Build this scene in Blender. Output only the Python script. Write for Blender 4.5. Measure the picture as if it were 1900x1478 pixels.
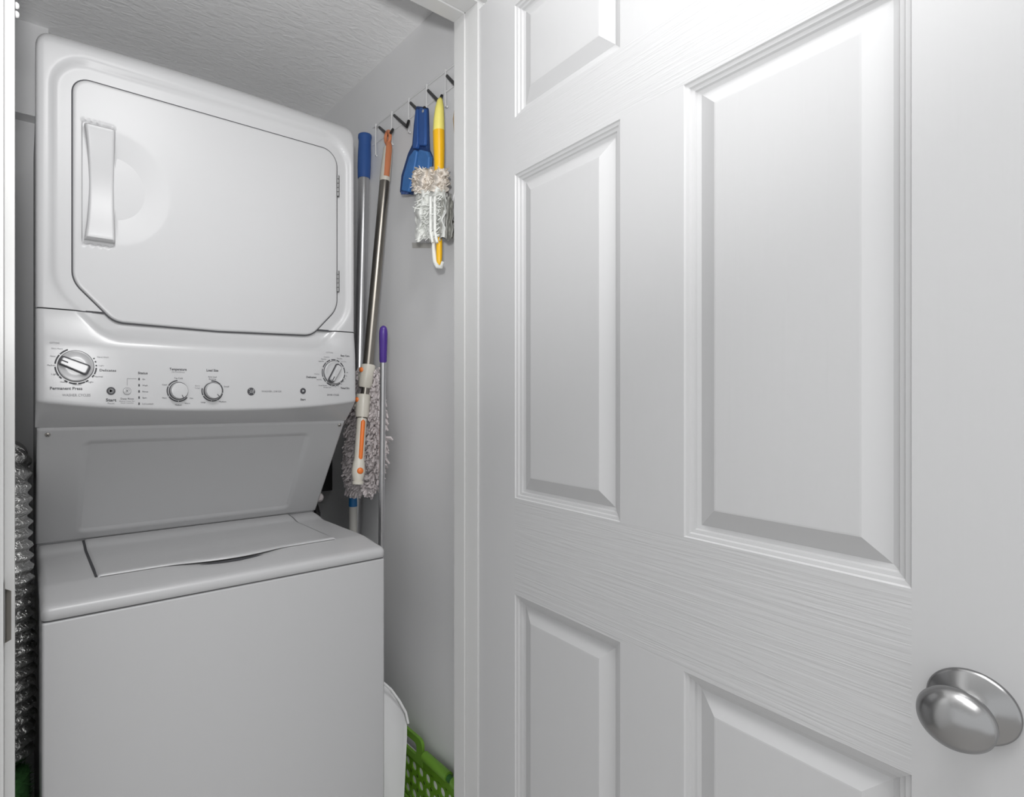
import bpy, bmesh, math, random
from math import sin, cos, pi, sqrt, atan, radians
from mathutils import Vector, noise
random.seed(7)
for o in list(bpy.data.objects): bpy.data.objects.remove(o)
sc = bpy.context.scene
C = sc.collection
G = 1.18                                   # eye height; z below is measured from the eye level
# ---------------------------------------------------------------- camera
CX, CY, U0, U1 = 780, 742, 44, 2235
F = sqrt((U1-CX)*(CX-U0)); TH = atan((CX-U0)/F); S_, C_ = sin(TH), cos(TH)
cam_d = bpy.data.cameras.new('camera'); cam = bpy.data.objects.new('camera', cam_d); C.objects.link(cam)
cam_d.sensor_fit = 'HORIZONTAL'; cam_d.sensor_width = 36.0; cam_d.lens = F/1900*36.0
cam_d.shift_x = (950-CX)/1900.0; cam_d.shift_y = (CY-739)/1900.0
cam_d.clip_start = .02; cam_d.clip_end = 50
cam.location = (0, 0, G); cam.rotation_euler = (pi/2, 0, -TH)
sc.camera = cam
# ---------------------------------------------------------------- light and exposure
sc.view_settings.view_transform = 'Standard'; sc.view_settings.look = 'None'
sc.view_settings.gamma = 1; sc.view_settings.use_curve_mapping = False
sc.view_settings.exposure = 0.18
w = bpy.data.worlds.new('world'); sc.world = w; w.use_nodes = True
bg = w.node_tree.nodes['Background']; bg.inputs[0].default_value = (.97, .985, 1, 1); bg.inputs[1].default_value = 1.06
def light(name, kind, loc, energy, **k):
    d = bpy.data.lights.new(name, kind); d.energy = energy
    for a, b in k.items(): setattr(d, a, b)
    o = bpy.data.objects.new(name, d); C.objects.link(o); o.location = loc
    return o
fl_ = light('flash_light', 'SPOT', (-.015, .04, G+.155), 46, shadow_soft_size=.03, spot_size=radians(136), spot_blend=1.0)   # tilted up into the closet
fl_.rotation_euler = (Vector((.42, 1.15, G+1.62))-fl_.location).to_track_quat('-Z', 'Y').to_euler()
light('ceiling_bounce_fill', 'AREA', (.10, -.75, 2.40), 15, shape='SQUARE', size=1.1)  # added area light standing in for flash bounced off the hall ceiling
light('hall_lamp', 'AREA', (.28, .0, 2.39), 11, shape='DISK', size=.42)

# ---------------------------------------------------------------- materials
def mat(name, col, rough=.5, metal=0., bump=None, coat=0., spec=.5, var=None, trans=0., emit=None):
    m = bpy.data.materials.new(name); m.use_nodes = True; nt = m.node_tree; N = nt.nodes; Lk = nt.links
    p = N['Principled BSDF']
    p.inputs['Base Color'].default_value = (*col, 1); p.inputs['Roughness'].default_value = rough
    p.inputs['Metallic'].default_value = metal; p.inputs['Coat Weight'].default_value = coat
    p.inputs['Specular IOR Level'].default_value = spec
    if trans: p.inputs['Transmission Weight'].default_value = trans
    tc = N.new('ShaderNodeTexCoord')
    if var:                                # (scale, amount) mottled colour
        n = N.new('ShaderNodeTexNoise'); n.inputs['Scale'].default_value = var[0]; n.inputs['Detail'].default_value = 4
        Lk.new(tc.outputs['Object'], n.inputs['Vector'])
        r = N.new('ShaderNodeMix'); r.data_type = 'RGBA'
        r.inputs['A'].default_value = (*[c*(1-var[1]) for c in col], 1); r.inputs['B'].default_value = (*[min(1, c*(1+var[1])) for c in col], 1)
        Lk.new(n.outputs['Fac'], r.inputs['Factor']); Lk.new(r.outputs['Result'], p.inputs['Base Color'])
    if bump:                               # (scale xyz, strength, distance, detail, distortion)
        mp = N.new('ShaderNodeMapping'); mp.inputs['Scale'].default_value = bump[0]
        n = N.new('ShaderNodeTexNoise'); n.inputs['Scale'].default_value = 1; n.inputs['Detail'].default_value = bump[3]
        n.inputs['Distortion'].default_value = bump[4]
        b = N.new('ShaderNodeBump'); b.inputs['Strength'].default_value = bump[1]; b.inputs['Distance'].default_value = bump[2]
        Lk.new(tc.outputs['Object'], mp.inputs['Vector']); Lk.new(mp.outputs[0], n.inputs['Vector'])
        src = n.outputs['Fac']
        if len(bump) > 5:
            cr = N.new('ShaderNodeValToRGB'); cr.color_ramp.elements[0].position = bump[5]; cr.color_ramp.elements[1].position = bump[6]
            Lk.new(src, cr.inputs[0]); src = cr.outputs[0]
        Lk.new(src, b.inputs['Height']); Lk.new(b.outputs[0], p.inputs['Normal'])
    return m
M = {}
M['wall'] = mat('wall_paint', (.81, .81, .815), .55, bump=((160,)*3, .10, .002, 3, 0), var=(2.2, .05))
M['ceil'] = mat('ceiling_texture_paint', (.95, .95, .95), .7, bump=((30, 62, 50), .65, .005, 5, .8), var=(3, .03))
M['hall'] = mat('hall_paint', (.85, .85, .85), .6, bump=((160,)*3, .08, .002, 3, 0))
M['trim'] = mat('trim_gloss_paint', (.49, .49, .485), .32, bump=((9, 9, 3), .05, .004, 3, 0))
M['doorV'] = mat('door_paint_vertical_grain', (.445, .445, .448), .30, bump=((55, 170, 3.2), .09, .0016, 4, .9))
M['doorH'] = mat('door_paint_level_grain', (.445, .445, .448), .30, bump=((3.0, 5.0, 150), .50, .0018, 4, 1.3))
M['floor'] = mat('floor_vinyl', (.50, .485, .47), .5, var=(12, .15))
M['white'] = mat('white_enamel', (.425, .425, .43), .34, bump=((140,)*3, .02, .001, 2, 0))
M['panelw'] = mat('white_control_plastic', (.43, .43, .435), .24, bump=((420,)*3, .05, .0008, 2, 0))
M['rub_shade'] = mat('dark_rubber_and_gap_shade', (.045, .045, .05), .7, var=(40, .2))  # rubber feet, also the dark strips that paint shade in gaps
M['ink'] = mat('grey_print_ink', (.04, .04, .045), .6, var=(90, .1))
M['inkl'] = mat('light_grey_print_ink', (.16, .16, .165), .6, var=(90, .1))
M['chrome'] = mat('satin_nickel', (.29, .29, .29), .25, 1., bump=((60, 60, 60), .04, .001, 4, 0))
M['steel'] = mat('brushed_aluminium', (.62, .62, .63), .32, 1., bump=((300, 300, 4), .05, .001, 2, 0))
M['bronze'] = mat('bronze_grey_tube', (.30, .28, .25), .34, 1., bump=((300, 300, 4), .05, .001, 2, 0))
M['foil'] = mat('crinkled_foil', (.52, .52, .51), .24, 1., bump=((110, 110, 150), .9, .006, 5, .8))
M['dark'] = mat('black_plastic_and_shade', (.006, .006, .006), .6, var=(30, .2))  # hose plastic, also the box that paints the corner's shade
M['blue'] = mat('blue_grip_plastic', (.03, .10, .33), .5, bump=((400,)*3, .1, .001, 2, 0))
M['blue2'] = mat('mid_blue_plastic', (.045, .16, .42), .5, var=(30, .25))
M['navy'] = mat('navy_plastic', (.012, .045, .16), .5, var=(30, .25))
M['cyan'] = mat('bright_blue_collar', (.01, .14, .36), .4, var=(30, .1))
M['purple'] = mat('purple_grip_plastic', (.055, .022, .20), .35, var=(30, .1))
M['orange'] = mat('orange_plastic', (.80, .19, .03), .4, var=(30, .08))
M['orangeb'] = mat('dusty_orange_plastic', (.62, .22, .10), .45, var=(30, .08))
M['cream'] = mat('cream_plastic', (.62, .59, .52), .35, var=(30, .06))
M['creamg'] = mat('pale_grey_tube', (.52, .51, .48), .4, var=(20, .06))
M['yellow'] = mat('deep_yellow_plastic', (.83, .46, .01), .35, var=(30, .06))
M['yellowl'] = mat('pale_yellow_plastic', (.83, .74, .18), .4, var=(30, .06))
M['wood'] = mat('tan_wood', (.42, .30, .18), .5, bump=((80, 80, 6), .2, .001, 3, 0))
M['chenille'] = mat('grey_lilac_chenille', (.60, .55, .55), .95, var=(60, .3))
M['fibre'] = mat('white_dusting_fibre', (.72, .73, .70), .9, var=(40, .12))
M['fibreg'] = mat('dusty_grey_fibre', (.40, .40, .37), .95, var=(60, .3))
M['fibrec'] = mat('cream_dusting_fibre', (.70, .64, .57), .9, var=(40, .12))
M['green'] = mat('green_crate_plastic', (.13, .30, .012), .38, var=(9, .25))
M['greenl'] = mat('bright_green_plastic', (.17, .36, .04), .38, var=(9, .1))
M['turf'] = mat('green_turf_fibre', (.035, .13, .03), .9, var=(90, .5))
M['wire'] = mat('white_coated_wire', (.78, .78, .78), .4, var=(40, .03))
M['hook'] = mat('black_rubber_coating', (.025, .025, .025), .5, var=(40, .2))
M['binw'] = mat('white_bin_plastic', (.78, .78, .785), .3, var=(6, .03))
M['hinge'] = mat('worn_hinge_metal', (.22, .22, .22), .5, 1., var=(60, .2))
M['brass'] = mat('dull_metal_plate', (.42, .40, .37), .4, 1., var=(20, .1))

# ---------------------------------------------------------------- mesh helpers (z measured from eye level)
class MB:
    def __init__(s): s.v = []; s.f = []; s.m = []
    def add(s, vs, fs, m=0):
        b = len(s.v); s.v += [tuple(p) for p in vs]; s.f += [tuple(i+b for i in f) for f in fs]; s.m += [m]*len(fs)
        return s
    def box(s, x0, x1, y0, y1, z0, z1, m=0):
        return s.add([(x0,y0,z0),(x1,y0,z0),(x1,y1,z0),(x0,y1,z0),(x0,y0,z1),(x1,y0,z1),(x1,y1,z1),(x0,y1,z1)],
              [(0,3,2,1),(4,5,6,7),(0,1,5,4),(1,2,6,5),(2,3,7,6),(3,0,4,7)], m)
    def obox(s, org, ax, ay, az, a, b, c, m=0):      # oriented box: ranges a,b,c along axes
        vs = [tuple(org[i]+ax[i]*p+ay[i]*q+az[i]*r for i in range(3)) for r in c for (p, q) in ((a[0],b[0]),(a[1],b[0]),(a[1],b[1]),(a[0],b[1]))]
        return s.add(vs, [(0,3,2,1),(4,5,6,7),(0,1,5,4),(1,2,6,5),(2,3,7,6),(3,0,4,7)], m)
    def grid(s, fn, nu, nv, m=0, wrap=False):
        vs = [fn(i/nu, j/nv) for j in range(nv+1) for i in range(nu if wrap else nu+1)]
        W = nu if wrap else nu+1
        fs = [(j*W+i, j*W+(i+1) % W, (j+1)*W+(i+1) % W, (j+1)*W+i) for j in range(nv) for i in range(nu)]
        return s.add(vs, fs, m)
    def tube(s, pts, rad, n=12, m=0, cap=True):
        pts = [Vector(p) for p in pts]
        if not isinstance(rad, (list, tuple)): rad = [rad]*len(pts)
        up = Vector((0, 0, 1)); vs = []; prev = None
        for i, p in enumerate(pts):
            d = (pts[min(i+1, len(pts)-1)]-pts[max(i-1, 0)]).normalized()
            if prev is None:
                a = d.cross(up if abs(d.z) < .9 else Vector((1, 0, 0))).normalized()
            else:
                a = (prev-d*prev.dot(d)).normalized()
            prev = a; b = d.cross(a)
            for k in range(n):
                t = 2*pi*k/n; vs.append(p+(a*cos(t)+b*sin(t))*rad[i])
        fs = [(i*n+k, i*n+(k+1) % n, (i+1)*n+(k+1) % n, (i+1)*n+k) for i in range(len(pts)-1) for k in range(n)]
        if cap: fs += [tuple(range(n-1, -1, -1)), tuple((len(pts)-1)*n+k for k in range(n))]
        return s.add(vs, fs, m)
    def lathe(s, org, axis, prof, n=40, m=0, sx=1., up=(0, 0, 1)):
        o = Vector(org); d = Vector(axis).normalized(); b = Vector(up); b = (b-d*b.dot(d)).normalized(); a = b.cross(d)
        vs = []
        for h, r in prof:
            for k in range(n):
                t = 2*pi*k/n; vs.append(o+d*h+(a*cos(t)*sx+b*sin(t))*max(r, 1e-5))
        fs = [(i*n+k, i*n+(k+1) % n, (i+1)*n+(k+1) % n, (i+1)*n+k) for i in range(len(prof)-1) for k in range(n)]
        fs += [tuple(range(n-1, -1, -1)), tuple((len(prof)-1)*n+k for k in range(n))]
        return s.add(vs, fs, m)
    def prism(s, poly, fn, h0, h1, m=0):             # poly of 2-D points, fn(a, b, h) -> point
        n = len(poly)
        vs = [fn(a, b, h0) for a, b in poly]+[fn(a, b, h1) for a, b in poly]
        return s.add(vs, [tuple(range(n-1, -1, -1)), tuple(range(n, 2*n))]+[(i, (i+1) % n, n+(i+1) % n, n+i) for i in range(n)], m)
ORG = {}
def empty(name, loc):
    o = bpy.data.objects.new(name, None); C.objects.link(o); o.location = (loc[0], loc[1], loc[2]+G)
    o.empty_display_size = .05; ORG[o.name] = tuple(loc); return o
def tag(o, label=None, cat=None, group=None, kind=None):
    for k, v in (('label', label), ('category', cat), ('group', group), ('kind', kind)):
        if v: o[k] = v
    return o
def obj(name, mb, mats, parent=None, origin=None, smooth=35, bevel=0, fix=True, seg=2):
    if parent: org = ORG[parent.name]
    elif origin: org = origin
    else:
        xs = [v[0] for v in mb.v]; ys = [v[1] for v in mb.v]; zs = [v[2] for v in mb.v]
        org = ((min(xs)+max(xs))/2, (min(ys)+max(ys))/2, min(zs))
    me = bpy.data.meshes.new(name)
    me.from_pydata([(x-org[0], y-org[1], z-org[2]) for x, y, z in mb.v], [], mb.f)
    if not isinstance(mats, (list, tuple)): mats = [mats]
    for m in mats: me.materials.append(m)
    me.polygons.foreach_set('material_index', mb.m)
    if fix:
        bm = bmesh.new(); bm.from_mesh(me); bmesh.ops.recalc_face_normals(bm, faces=bm.faces); bm.to_mesh(me); bm.free()
    if smooth:
        me.polygons.foreach_set('use_smooth', [True]*len(me.polygons))
        me.set_sharp_from_angle(angle=radians(smooth))
    me.update()
    o = bpy.data.objects.new(name, me); C.objects.link(o); ORG[o.name] = tuple(org)
    if parent: o.parent = parent
    else: o.location = (org[0], org[1], org[2]+G)
    if bevel:
        b = o.modifiers.new('bevel', 'BEVEL'); b.width = bevel; b.segments = seg; b.limit_method = 'ANGLE'; b.angle_limit = radians(35); b.harden_normals = True
    return o
def struct(name, mb, mats, label=None, **k):
    o = obj(name, mb, mats, **k); o['kind'] = 'structure'
    return o
def sst(a, b, x):
    t = max(0., min(1., (x-a)/(b-a))) if a != b else float(x > a); return t*t*(3-2*t)
def rpoly(pts, seg=8):                                # rounded polygon: (x, z, r)
    out = []; n = len(pts)
    for i in range(n):
        p = Vector(pts[i][:2]); a = Vector(pts[i-1][:2]); b = Vector(pts[(i+1) % n][:2]); r = pts[i][2]
        d1 = (a-p).normalized(); d2 = (b-p).normalized(); ang = d1.angle(d2)
        if r <= 0 or abs(ang-pi) < 1e-3: out.append(tuple(p)); continue
        L = min(r/math.tan(ang/2), (a-p).length*.49, (b-p).length*.49); r = L*math.tan(ang/2)
        c = p+(d1+d2).normalized()*(r/sin(ang/2))
        s1 = (p+d1*L)-c; s2 = (p+d2*L)-c; tot = s1.angle(s2); sg = 1 if s1.x*s2.y-s1.y*s2.x > 0 else -1
        for k in range(seg+1):
            t = sg*tot*k/seg; out.append((c.x+s1.x*cos(t)-s1.y*sin(t), c.y+s1.x*sin(t)+s1.y*cos(t)))
    return out
def resample(poly, n):
    L = [0]
    for i in range(len(poly)): L.append(L[-1]+(Vector(poly[(i+1) % len(poly)])-Vector(poly[i])).length)
    out = []; j = 0
    for k in range(n):
        t = L[-1]*k/n
        while L[j+1] < t: j += 1
        a = Vector(poly[j]); b = Vector(poly[(j+1) % len(poly)]); q = (t-L[j])/max(1e-9, L[j+1]-L[j]); out.append(tuple(a.lerp(b, q)))
    return out
def inset(poly, d):
    n = len(poly); out = []
    for i in range(n):
        a = Vector(poly[i-1]); b = Vector(poly[(i+1) % n]); t = (b-a).normalized(); out.append((poly[i][0]-t.y*d, poly[i][1]+t.x*d))
    return out                                        # ccw: positive d goes inwards
def ray(u, v): s = (u-CX)/F; return (S_+C_*s, C_-S_*s, (CY-v)/F)      # used below only to read real positions off the photograph
def onX(u, v, X): r = ray(u, v); t = X/r[0]; return (X, r[1]*t, r[2]*t)
def onY(u, v, Y): r = ray(u, v); t = Y/r[1]; return (r[0]*t, Y, r[2]*t)

# ================================================================= THE SETTING
XL, XR, YB, ZC, ZF = -.10, .95, 2.05, 1.105, -G
WF, WI = .907, .972                                   # hall face and closet face of the front wall
struct('floor', MB().box(-2.6, 1.9, -2.4, YB+.1, ZF-.1, ZF), M['floor'], smooth=0)
struct('wall_right', MB().box(XR, XR+.1, WI, YB+.1, ZF, ZC+.1), M['wall'], smooth=0)
struct('wall_left', MB().box(XL-.1, XL, WI, YB+.1, ZF, ZC+.1), M['wall'], smooth=0)
struct('wall_back', MB().box(XL, XR, YB, YB+.1, ZF, ZC+.1), M['wall'], smooth=0)
struct('ceiling', MB().box(XL, XR, WI, YB, ZC, ZC+.1), M['ceil'], smooth=0)
OPL, OPR, OPT = -.0215, .7955, .856                    # clear opening
b = MB()
b.box(-2.6, OPL-.018, WF, WI, ZF, ZC+.155); b.box(OPR+.018, 1.9, WF, WI, ZF, ZC+.155); b.box(OPL-.018, OPR+.018, WF, WI, OPT+.018, ZC+.155)
struct('wall_front', b, M['hall'], smooth=0)
struct('wall_hall_right', MB().box(1.62, 1.72, -2.4, WF, ZF, ZC+.155), M['hall'], smooth=0)
struct('ceiling_hall', MB().box(-2.6, 1.72, -2.4, WF, ZC+.155, ZC+.25), M['ceil'], smooth=0)
# boxed-in duct chase over the back wall
struct('trim_soffit', MB().box(XL, .06, YB-.055, YB, .835, ZC), M['wall'], smooth=0)
# jambs (board + stop) and casings
def jamb(name, x0, x1, stopx, cas):
    b = MB().box(x0, x1, WF-.001, WI+.010, ZF, OPT)
    o = struct(name, b, M['trim'], bevel=.0005)
    s = MB().box(min(stopx), max(stopx), .946, WI+.010, ZF, OPT); obj('door_stop', s, M['trim'], o, bevel=.0006)
    prof = [(0, 0), (0, .010), (.008, .014), (.018, .012), (.026, .016), (.050, .018), (.057, .014), (.057, 0)]
    sg, e = cas
    c = MB().prism(prof, lambda a, h, q: (e+sg*a, WF-h, q), ZF, OPT+.057)
    obj('casing', c, M['trim'], o)
    return o
jl = jamb('trim_1', OPL-.018, OPL, (OPL, OPL+.0115), (-1, OPL-.006))
jr = jamb('trim_2', OPR, OPR+.018, (OPR, OPR-.004), (1, .840))
hd = struct('trim_3', MB().box(OPL-.018, OPR+.018, WF-.001, WI+.010, OPT, OPT+.018), M['trim'], bevel=.0015)
obj('door_stop', MB().box(OPL, OPR, .946, WI+.010, OPT-.0045, OPT), M['trim'], hd, bevel=.0012)
obj('casing', MB().prism([(0, 0), (0, .010), (.008, .014), (.018, .012), (.026, .016), (.050, .018), (.057, .014), (.057, 0)],
    lambda a, h, q: (q, WF-h, OPT+.006+a), OPL-.063, OPR+.063), M['trim'], hd)
sp = MB()                                             # strike plate with curved lip
sp.grid(lambda a, c: (OPL+.0012+.007*max(0, 1-a*3)**2*(1 if .12 < c < .88 else 0), .909+.030*a, -.325+.085*c), 8, 24)
obj('strike_plate', sp, M['brass'], jl, fix=False)
for z in (.560, .5475):                               # two little white bumpers on the back edge of the left jamb
    obj('bumper', MB().lathe((OPL+.012, .978, z), (1, 0, 0), [(0, .0045), (.002, .0045), (.004, .003), (.0046, .0006)], 14), M['wire'], jl)
# ---------------------------------------------------------------- open door
HX, HY = .8, .906; A = radians(4.739)
DD = Vector((-sin(A), -cos(A), 0)); DN = Vector((-cos(A), sin(A), 0)); DW = .852
def D(d, z, h=0): return (HX+DD.x*d+DN.x*h, HY+DD.y*d+DN.y*h, z)
door = empty('door_1', (HX, HY, ZF)); door['kind'] = 'structure'
cols = [(.117, .371), (.481, .735)]; rows = [(-.95, -.383), (-.193, .445), (.558, .779)]
DT = .842; DB = ZF+.012
b = MB()
def quad(d0, d1, z0, z1, m, hh=0.): b.add([D(d0, z0, hh), D(d1, z0, hh), D(d1, z1, hh), D(d0, z1, hh)], [(0, 1, 2, 3)], m)
for hh in (0, -.035):
    quad(0, .117, DB, DT, 0, hh); quad(.735, DW, DB, DT, 0, hh)
    for z0, z1 in ((DB, -.95), (-.383, -.193), (.445, .558), (.779, DT)): quad(.117, .735, z0, z1, 1, hh)
    for z0, z1 in rows: quad(.371, .481, z0, z1, 0, hh)
for d in (0, DW): b.add([D(d, DB, 0), D(d, DT, 0), D(d, DT, -.035), D(d, DB, -.035)], [(0, 1, 2, 3)], 0)
for z in (DB, DT): b.add([D(0, z, 0), D(DW, z, 0), D(DW, z, -.035), D(0, z, -.035)], [(0, 1, 2, 3)], 0)
obj('door_frame', b, [M['doorV'], M['doorH']], door, smooth=0, fix=False)
PROF = [(0, 0), (.0015, -.0026), (.0060, -.0034), (.0075, -.0066), (.0120, -.0074), (.0135, -.0108), (.0190, -.0124), (.0435, -.0016), (.0455, -.0014)]
for (d0, d1) in cols:
    for (z0, z1) in rows:
        for sgn, base in ((1, 0.), (-1, -.035)):
            b = MB(); n = len(PROF); vs = []
            for o_, h in PROF: vs += [D(d0+o_, z0+o_, base+sgn*h), D(d1-o_, z0+o_, base+sgn*h), D(d1-o_, z1-o_, base+sgn*h), D(d0+o_, z1-o_, base+sgn*h)]
            fs = [(i*4+k, i*4+(k+1) % 4, (i+1)*4+(k+1) % 4, (i+1)*4+k) for i in range(n-1) for k in range(4)]
            fs.append(tuple((n-1)*4+k for k in range(4)))
            b.add(vs, fs); obj('panel', b, M['doorV'], door, smooth=0, fix=False)
# knob: rose, neck and egg-shaped grip, on both faces
KD, KZ = .781, -.290
def arcp(h0, r0, pts): return [(h0+a, r0*b) for a, b in pts]
kn = obj('door_knob', MB().lathe(D(KD, KZ, 0), DN,
     [(0, .0335), (.0025, .0338), (.0045, .0330), (.0055, .0312), (.0085, .0270), (.0120, .0200), (.0150, .0150), (.0180, .0125), (.0280, .0120), (.031, .0150), (.0335, .0205),
      (.0365, .0248), (.0410, .0276), (.0460, .0281), (.0510, .0262), (.0555, .0222), (.0590, .0165), (.0612, .0100), (.0620, .0040), (.0621, .0005)], 64), M['chrome'], door, smooth=60)
kn['label'] = 'satin nickel egg-shaped knob'
obj('door_knob', MB().lathe(D(KD, KZ, -.035), -DN,
     [(0, .0335), (.0045, .0330), (.0085, .0270), (.0150, .0150), (.0280, .0120), (.0335, .0205), (.0410, .0276), (.0510, .0262), (.0590, .0165), (.0621, .0005)], 32), M['chrome'], door, smooth=60)
for z in (-.95, -.16, .66):                            # hinges in the corner
    obj('hinge', MB().tube([D(-.004, z-.045, -.038), D(-.004, z+.045, -.038)], .006, 10).obox(D(0, z, -.0352), DD, DN, (0, 0, 1), (0, .028), (-.0015, .0), (-.044, .044)), M['chrome'], door)

# ================================================================= STACKED WASHER AND DRYER
unit = tag(empty('laundry_center', (.365, 1.5, ZF)), 'white stacked washer and dryer unit with round dials filling the closet', 'washer dryer')
X0, X1 = .018, .711; XM = (X0+X1)/2; HWD = (X1-X0)/2
# dryer cabinet and rear housing
prof = [(1.325, .690), (1.93, .690), (1.93, -.40), (1.550, -.40), (1.545, -.336), (1.358, -.062), (1.325, -.030)]
obj('dryer_cabinet', MB().prism(prof, lambda y, z, x: (x, y, z), .0225, .7045), M['white'], unit, bevel=.004)
# door outline
OUT = rpoly([(.079, .642, .030), (.079, .236, .05), (.152, .161, .045), (.36, .157, .0), (.590, .163, .05), (.660, .236, .06), (.660, .642, .040)], 10)
# coarse signed distance to the door outline on a lattice
def seg_d(px, pz, a, c):
    vx, vz = c[0]-a[0], c[1]-a[1]; t = max(0, min(1, ((px-a[0])*vx+(pz-a[1])*vz)/(vx*vx+vz*vz+1e-12)))
    return sqrt((px-a[0]-vx*t)**2+(pz-a[1]-vz*t)**2)
def door_dist(x, z):
    if .095 < x < .645 and .255 < z < .62: return -1
    dm = min(seg_d(x, z, OUT[i-1], OUT[i]) for i in range(len(OUT)))
    ins = False; j = len(OUT)-1
    for i in range(len(OUT)):
        (xi, zi), (xj, zj) = OUT[i], OUT[j]
        if (zi > z) != (zj > z) and x < (xj-xi)*(z-zi)/(zj-zi)+xi: ins = not ins
        j = i
    return -dm if ins else dm
def yface(x, z):                                      # moulded front, from the top edge down to the lip of the control panel
    u = (x-XM)/HWD; bow = .015*max(0, 1-u*u)
    w = sst(.105, .165, x)*(1-sst(.615, .690, x))
    if z > .178: return 1.294
    ytop = 1.294; k1 = sst(.176, .112, z) ; k0 = sst(.182, .105, z)
    yf = 1.287-bow-.002*max(0, (.112-z)/.112)
    yw = (ytop+.006)+(yf-ytop-.006)*(.35*max(0., min(1., (.160-z)/.046))+.65*sst(.166, .102, z))
    yn = ytop+(yf-ytop)*k0
    return yn*(1-w)+yw*w
def outline_top(x):
    r = .026; d = min(x-X0, X1-x)
    z = .716+.008*max(0, 1-((x-XM)/HWD)**2)
    return z-(r-sqrt(max(0, r*r-(r-d)**2))) if d < r else z
def bull(d, r): 
    return 0 if d >= r else r-sqrt(max(0, r*r-(r-d)**2))
xs = sorted(set([round(X0+.0005+i*(X1-X0-.001)/150, 5) for i in range(151)]+[X0+.002, X0+.004, X1-.002, X1-.004]))
def fascia(zlist, topfn):
    b = MB(); vs = []; 
    for x in xs:
        d = min(x-X0, X1-x); zt = topfn(x)
        for q in zlist:
            z = .1785+(zt-.1785)*q; dd = door_dist(x, z)
            y = yface(x, z)+.008*(1-sst(.026, .040, dd))
            y += bull(min(d, 99), .012)+bull(max(0, zt-z)+.0005, .022)*1.0
            vs.append((x, y, z))
    n = len(zlist)
    b.add(vs, [(i*n+j, (i+1)*n+j, (i+1)*n+j+1, i*n+j+1) for i in range(len(xs)-1) for j in range(n-1)])
    # skirt backwards along the perimeter
    per = [(i*n+n-1) for i in range(len(xs))]
    nb = len(b.v); b.v += [(b.v[k][0], 1.345, b.v[k][2]) for k in per]; 
    for i in range(len(xs)-1): b.f.append((per[i], nb+i, nb+i+1, per[i+1])); b.m.append(0)
    for col in (0, len(xs)-1):
        nb = len(b.v); b.v += [(b.v[col*n+j][0], 1.345, b.v[col*n+j][2]) for j in range(n)]
        for j in range(n-1): b.f.append((col*n+j, nb+j, nb+j+1, col*n+j+1)); b.m.append(0)
    return b
q = [i/90 for i in range(85)]+[.945, .955, .965, .974, .981, .987, .992, .996, .9985, 1.0]
obj('front_fascia', fascia(q, outline_top), M['white'], unit, smooth=50)
# control panel
def zlip(x): u = (x-XM)/HWD; return -.005-.0205*max(0, 1-u*u)**.8
def ctrl(b):
    vs = []; 
    for x in xs:
        d = min(x-X0, X1-x); zl = zlip(x); col = []
        nn = 44
        for k in range(nn+1):
            z = .1760+(zl+.008-.1760)*k/nn; dd = door_dist(x, z)
            y = yface(x, z)+.008*(1-sst(.026, .040, dd))*sst(.100, .150, z)
            col.append((y, z))
        yl = col[-1][0]; r = .008
        for k in range(1, 6): t = k/5*1.15; col.append((yl+r*(1-cos(t)), zl+.008-r*sin(t)))
        y0, z0 = col[-1]
        for k in range(1, 9):
            t = k/8; col.append((y0+(1.349-y0)*t, z0+(-.0545-z0)*t+.006*sin(pi*t)*-1*.3))
        for (y, z) in col: vs.append((x, y+bull(d, .012)*(1 if z > -.01 else max(0, (1.349-y)/.09)), z))
    n = len(vs)//len(xs)
    b.add(vs, [(i*n+j, (i+1)*n+j, (i+1)*n+j+1, i*n+j+1) for i in range(len(xs)-1) for j in range(n-1)])
    for col in (0, len(xs)-1):
        nb = len(b.v); b.v += [(b.v[col*n+j][0], 1.352, b.v[col*n+j][2]) for j in range(n)]
        for j in range(n-1): b.f.append((col*n+j, nb+j, nb+j+1, col*n+j+1)); b.m.append(0)
    return b
cp = obj('control_panel', ctrl(MB()), M['panelw'], unit, smooth=50)
obj('seam', MB().box(X0+.003, X1-.003, 1.302, 1.33, .1755, .1795), M['rub_shade'], unit, smooth=0)
# dryer door
OD = resample(OUT, 360); YD = 1.2975; cx, cz = .40, .41
def ydoor(x, z):
    r = sqrt((x-.150)**2+((z-.435)*.93)**2)
    y = 0
    if x > .150 and r < .108: y = .0100*(1-r/.108)*sst(.149, .156, x)
    if x <= .153 and abs(z-.436) < .124: 
        e = min(x-.093, .154-x, .124-abs(z-.436)); y = .0060*sst(0, .004, e)
    return y
b = MB(); ring = [i/90 for i in range(1, 90)]
vs = [(cx, YD+ydoor(cx, cz), cz)]
n = len(OD); inn = inset(OD, .004)
for s in ring:
    for p in inn: x = cx+(p[0]-cx)*s; z = cz+(p[1]-cz)*s; vs.append((x, YD+ydoor(x, z), z))
for off, dy in ((.0040, 0), (.0026, .0004), (.0012, .0014), (.0003, .0030), (0, .0050), (0, .0190)):
    for p in inset(OD, off): vs.append((p[0], YD+dy, p[1]))
fs = [(0, 1+k, 1+(k+1) % n) for k in range(n)]
for r in range(len(ring)+5):
    for k in range(n): fs.append((1+r*n+k, 1+r*n+(k+1) % n, 1+(r+1)*n+(k+1) % n, 1+(r+1)*n+k))
b.add(vs, fs); dd_ = obj('dryer_door', b, M['white'], unit, smooth=40)
g1, g2 = inset(OD, .004), inset(OD, -.0022)
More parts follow.
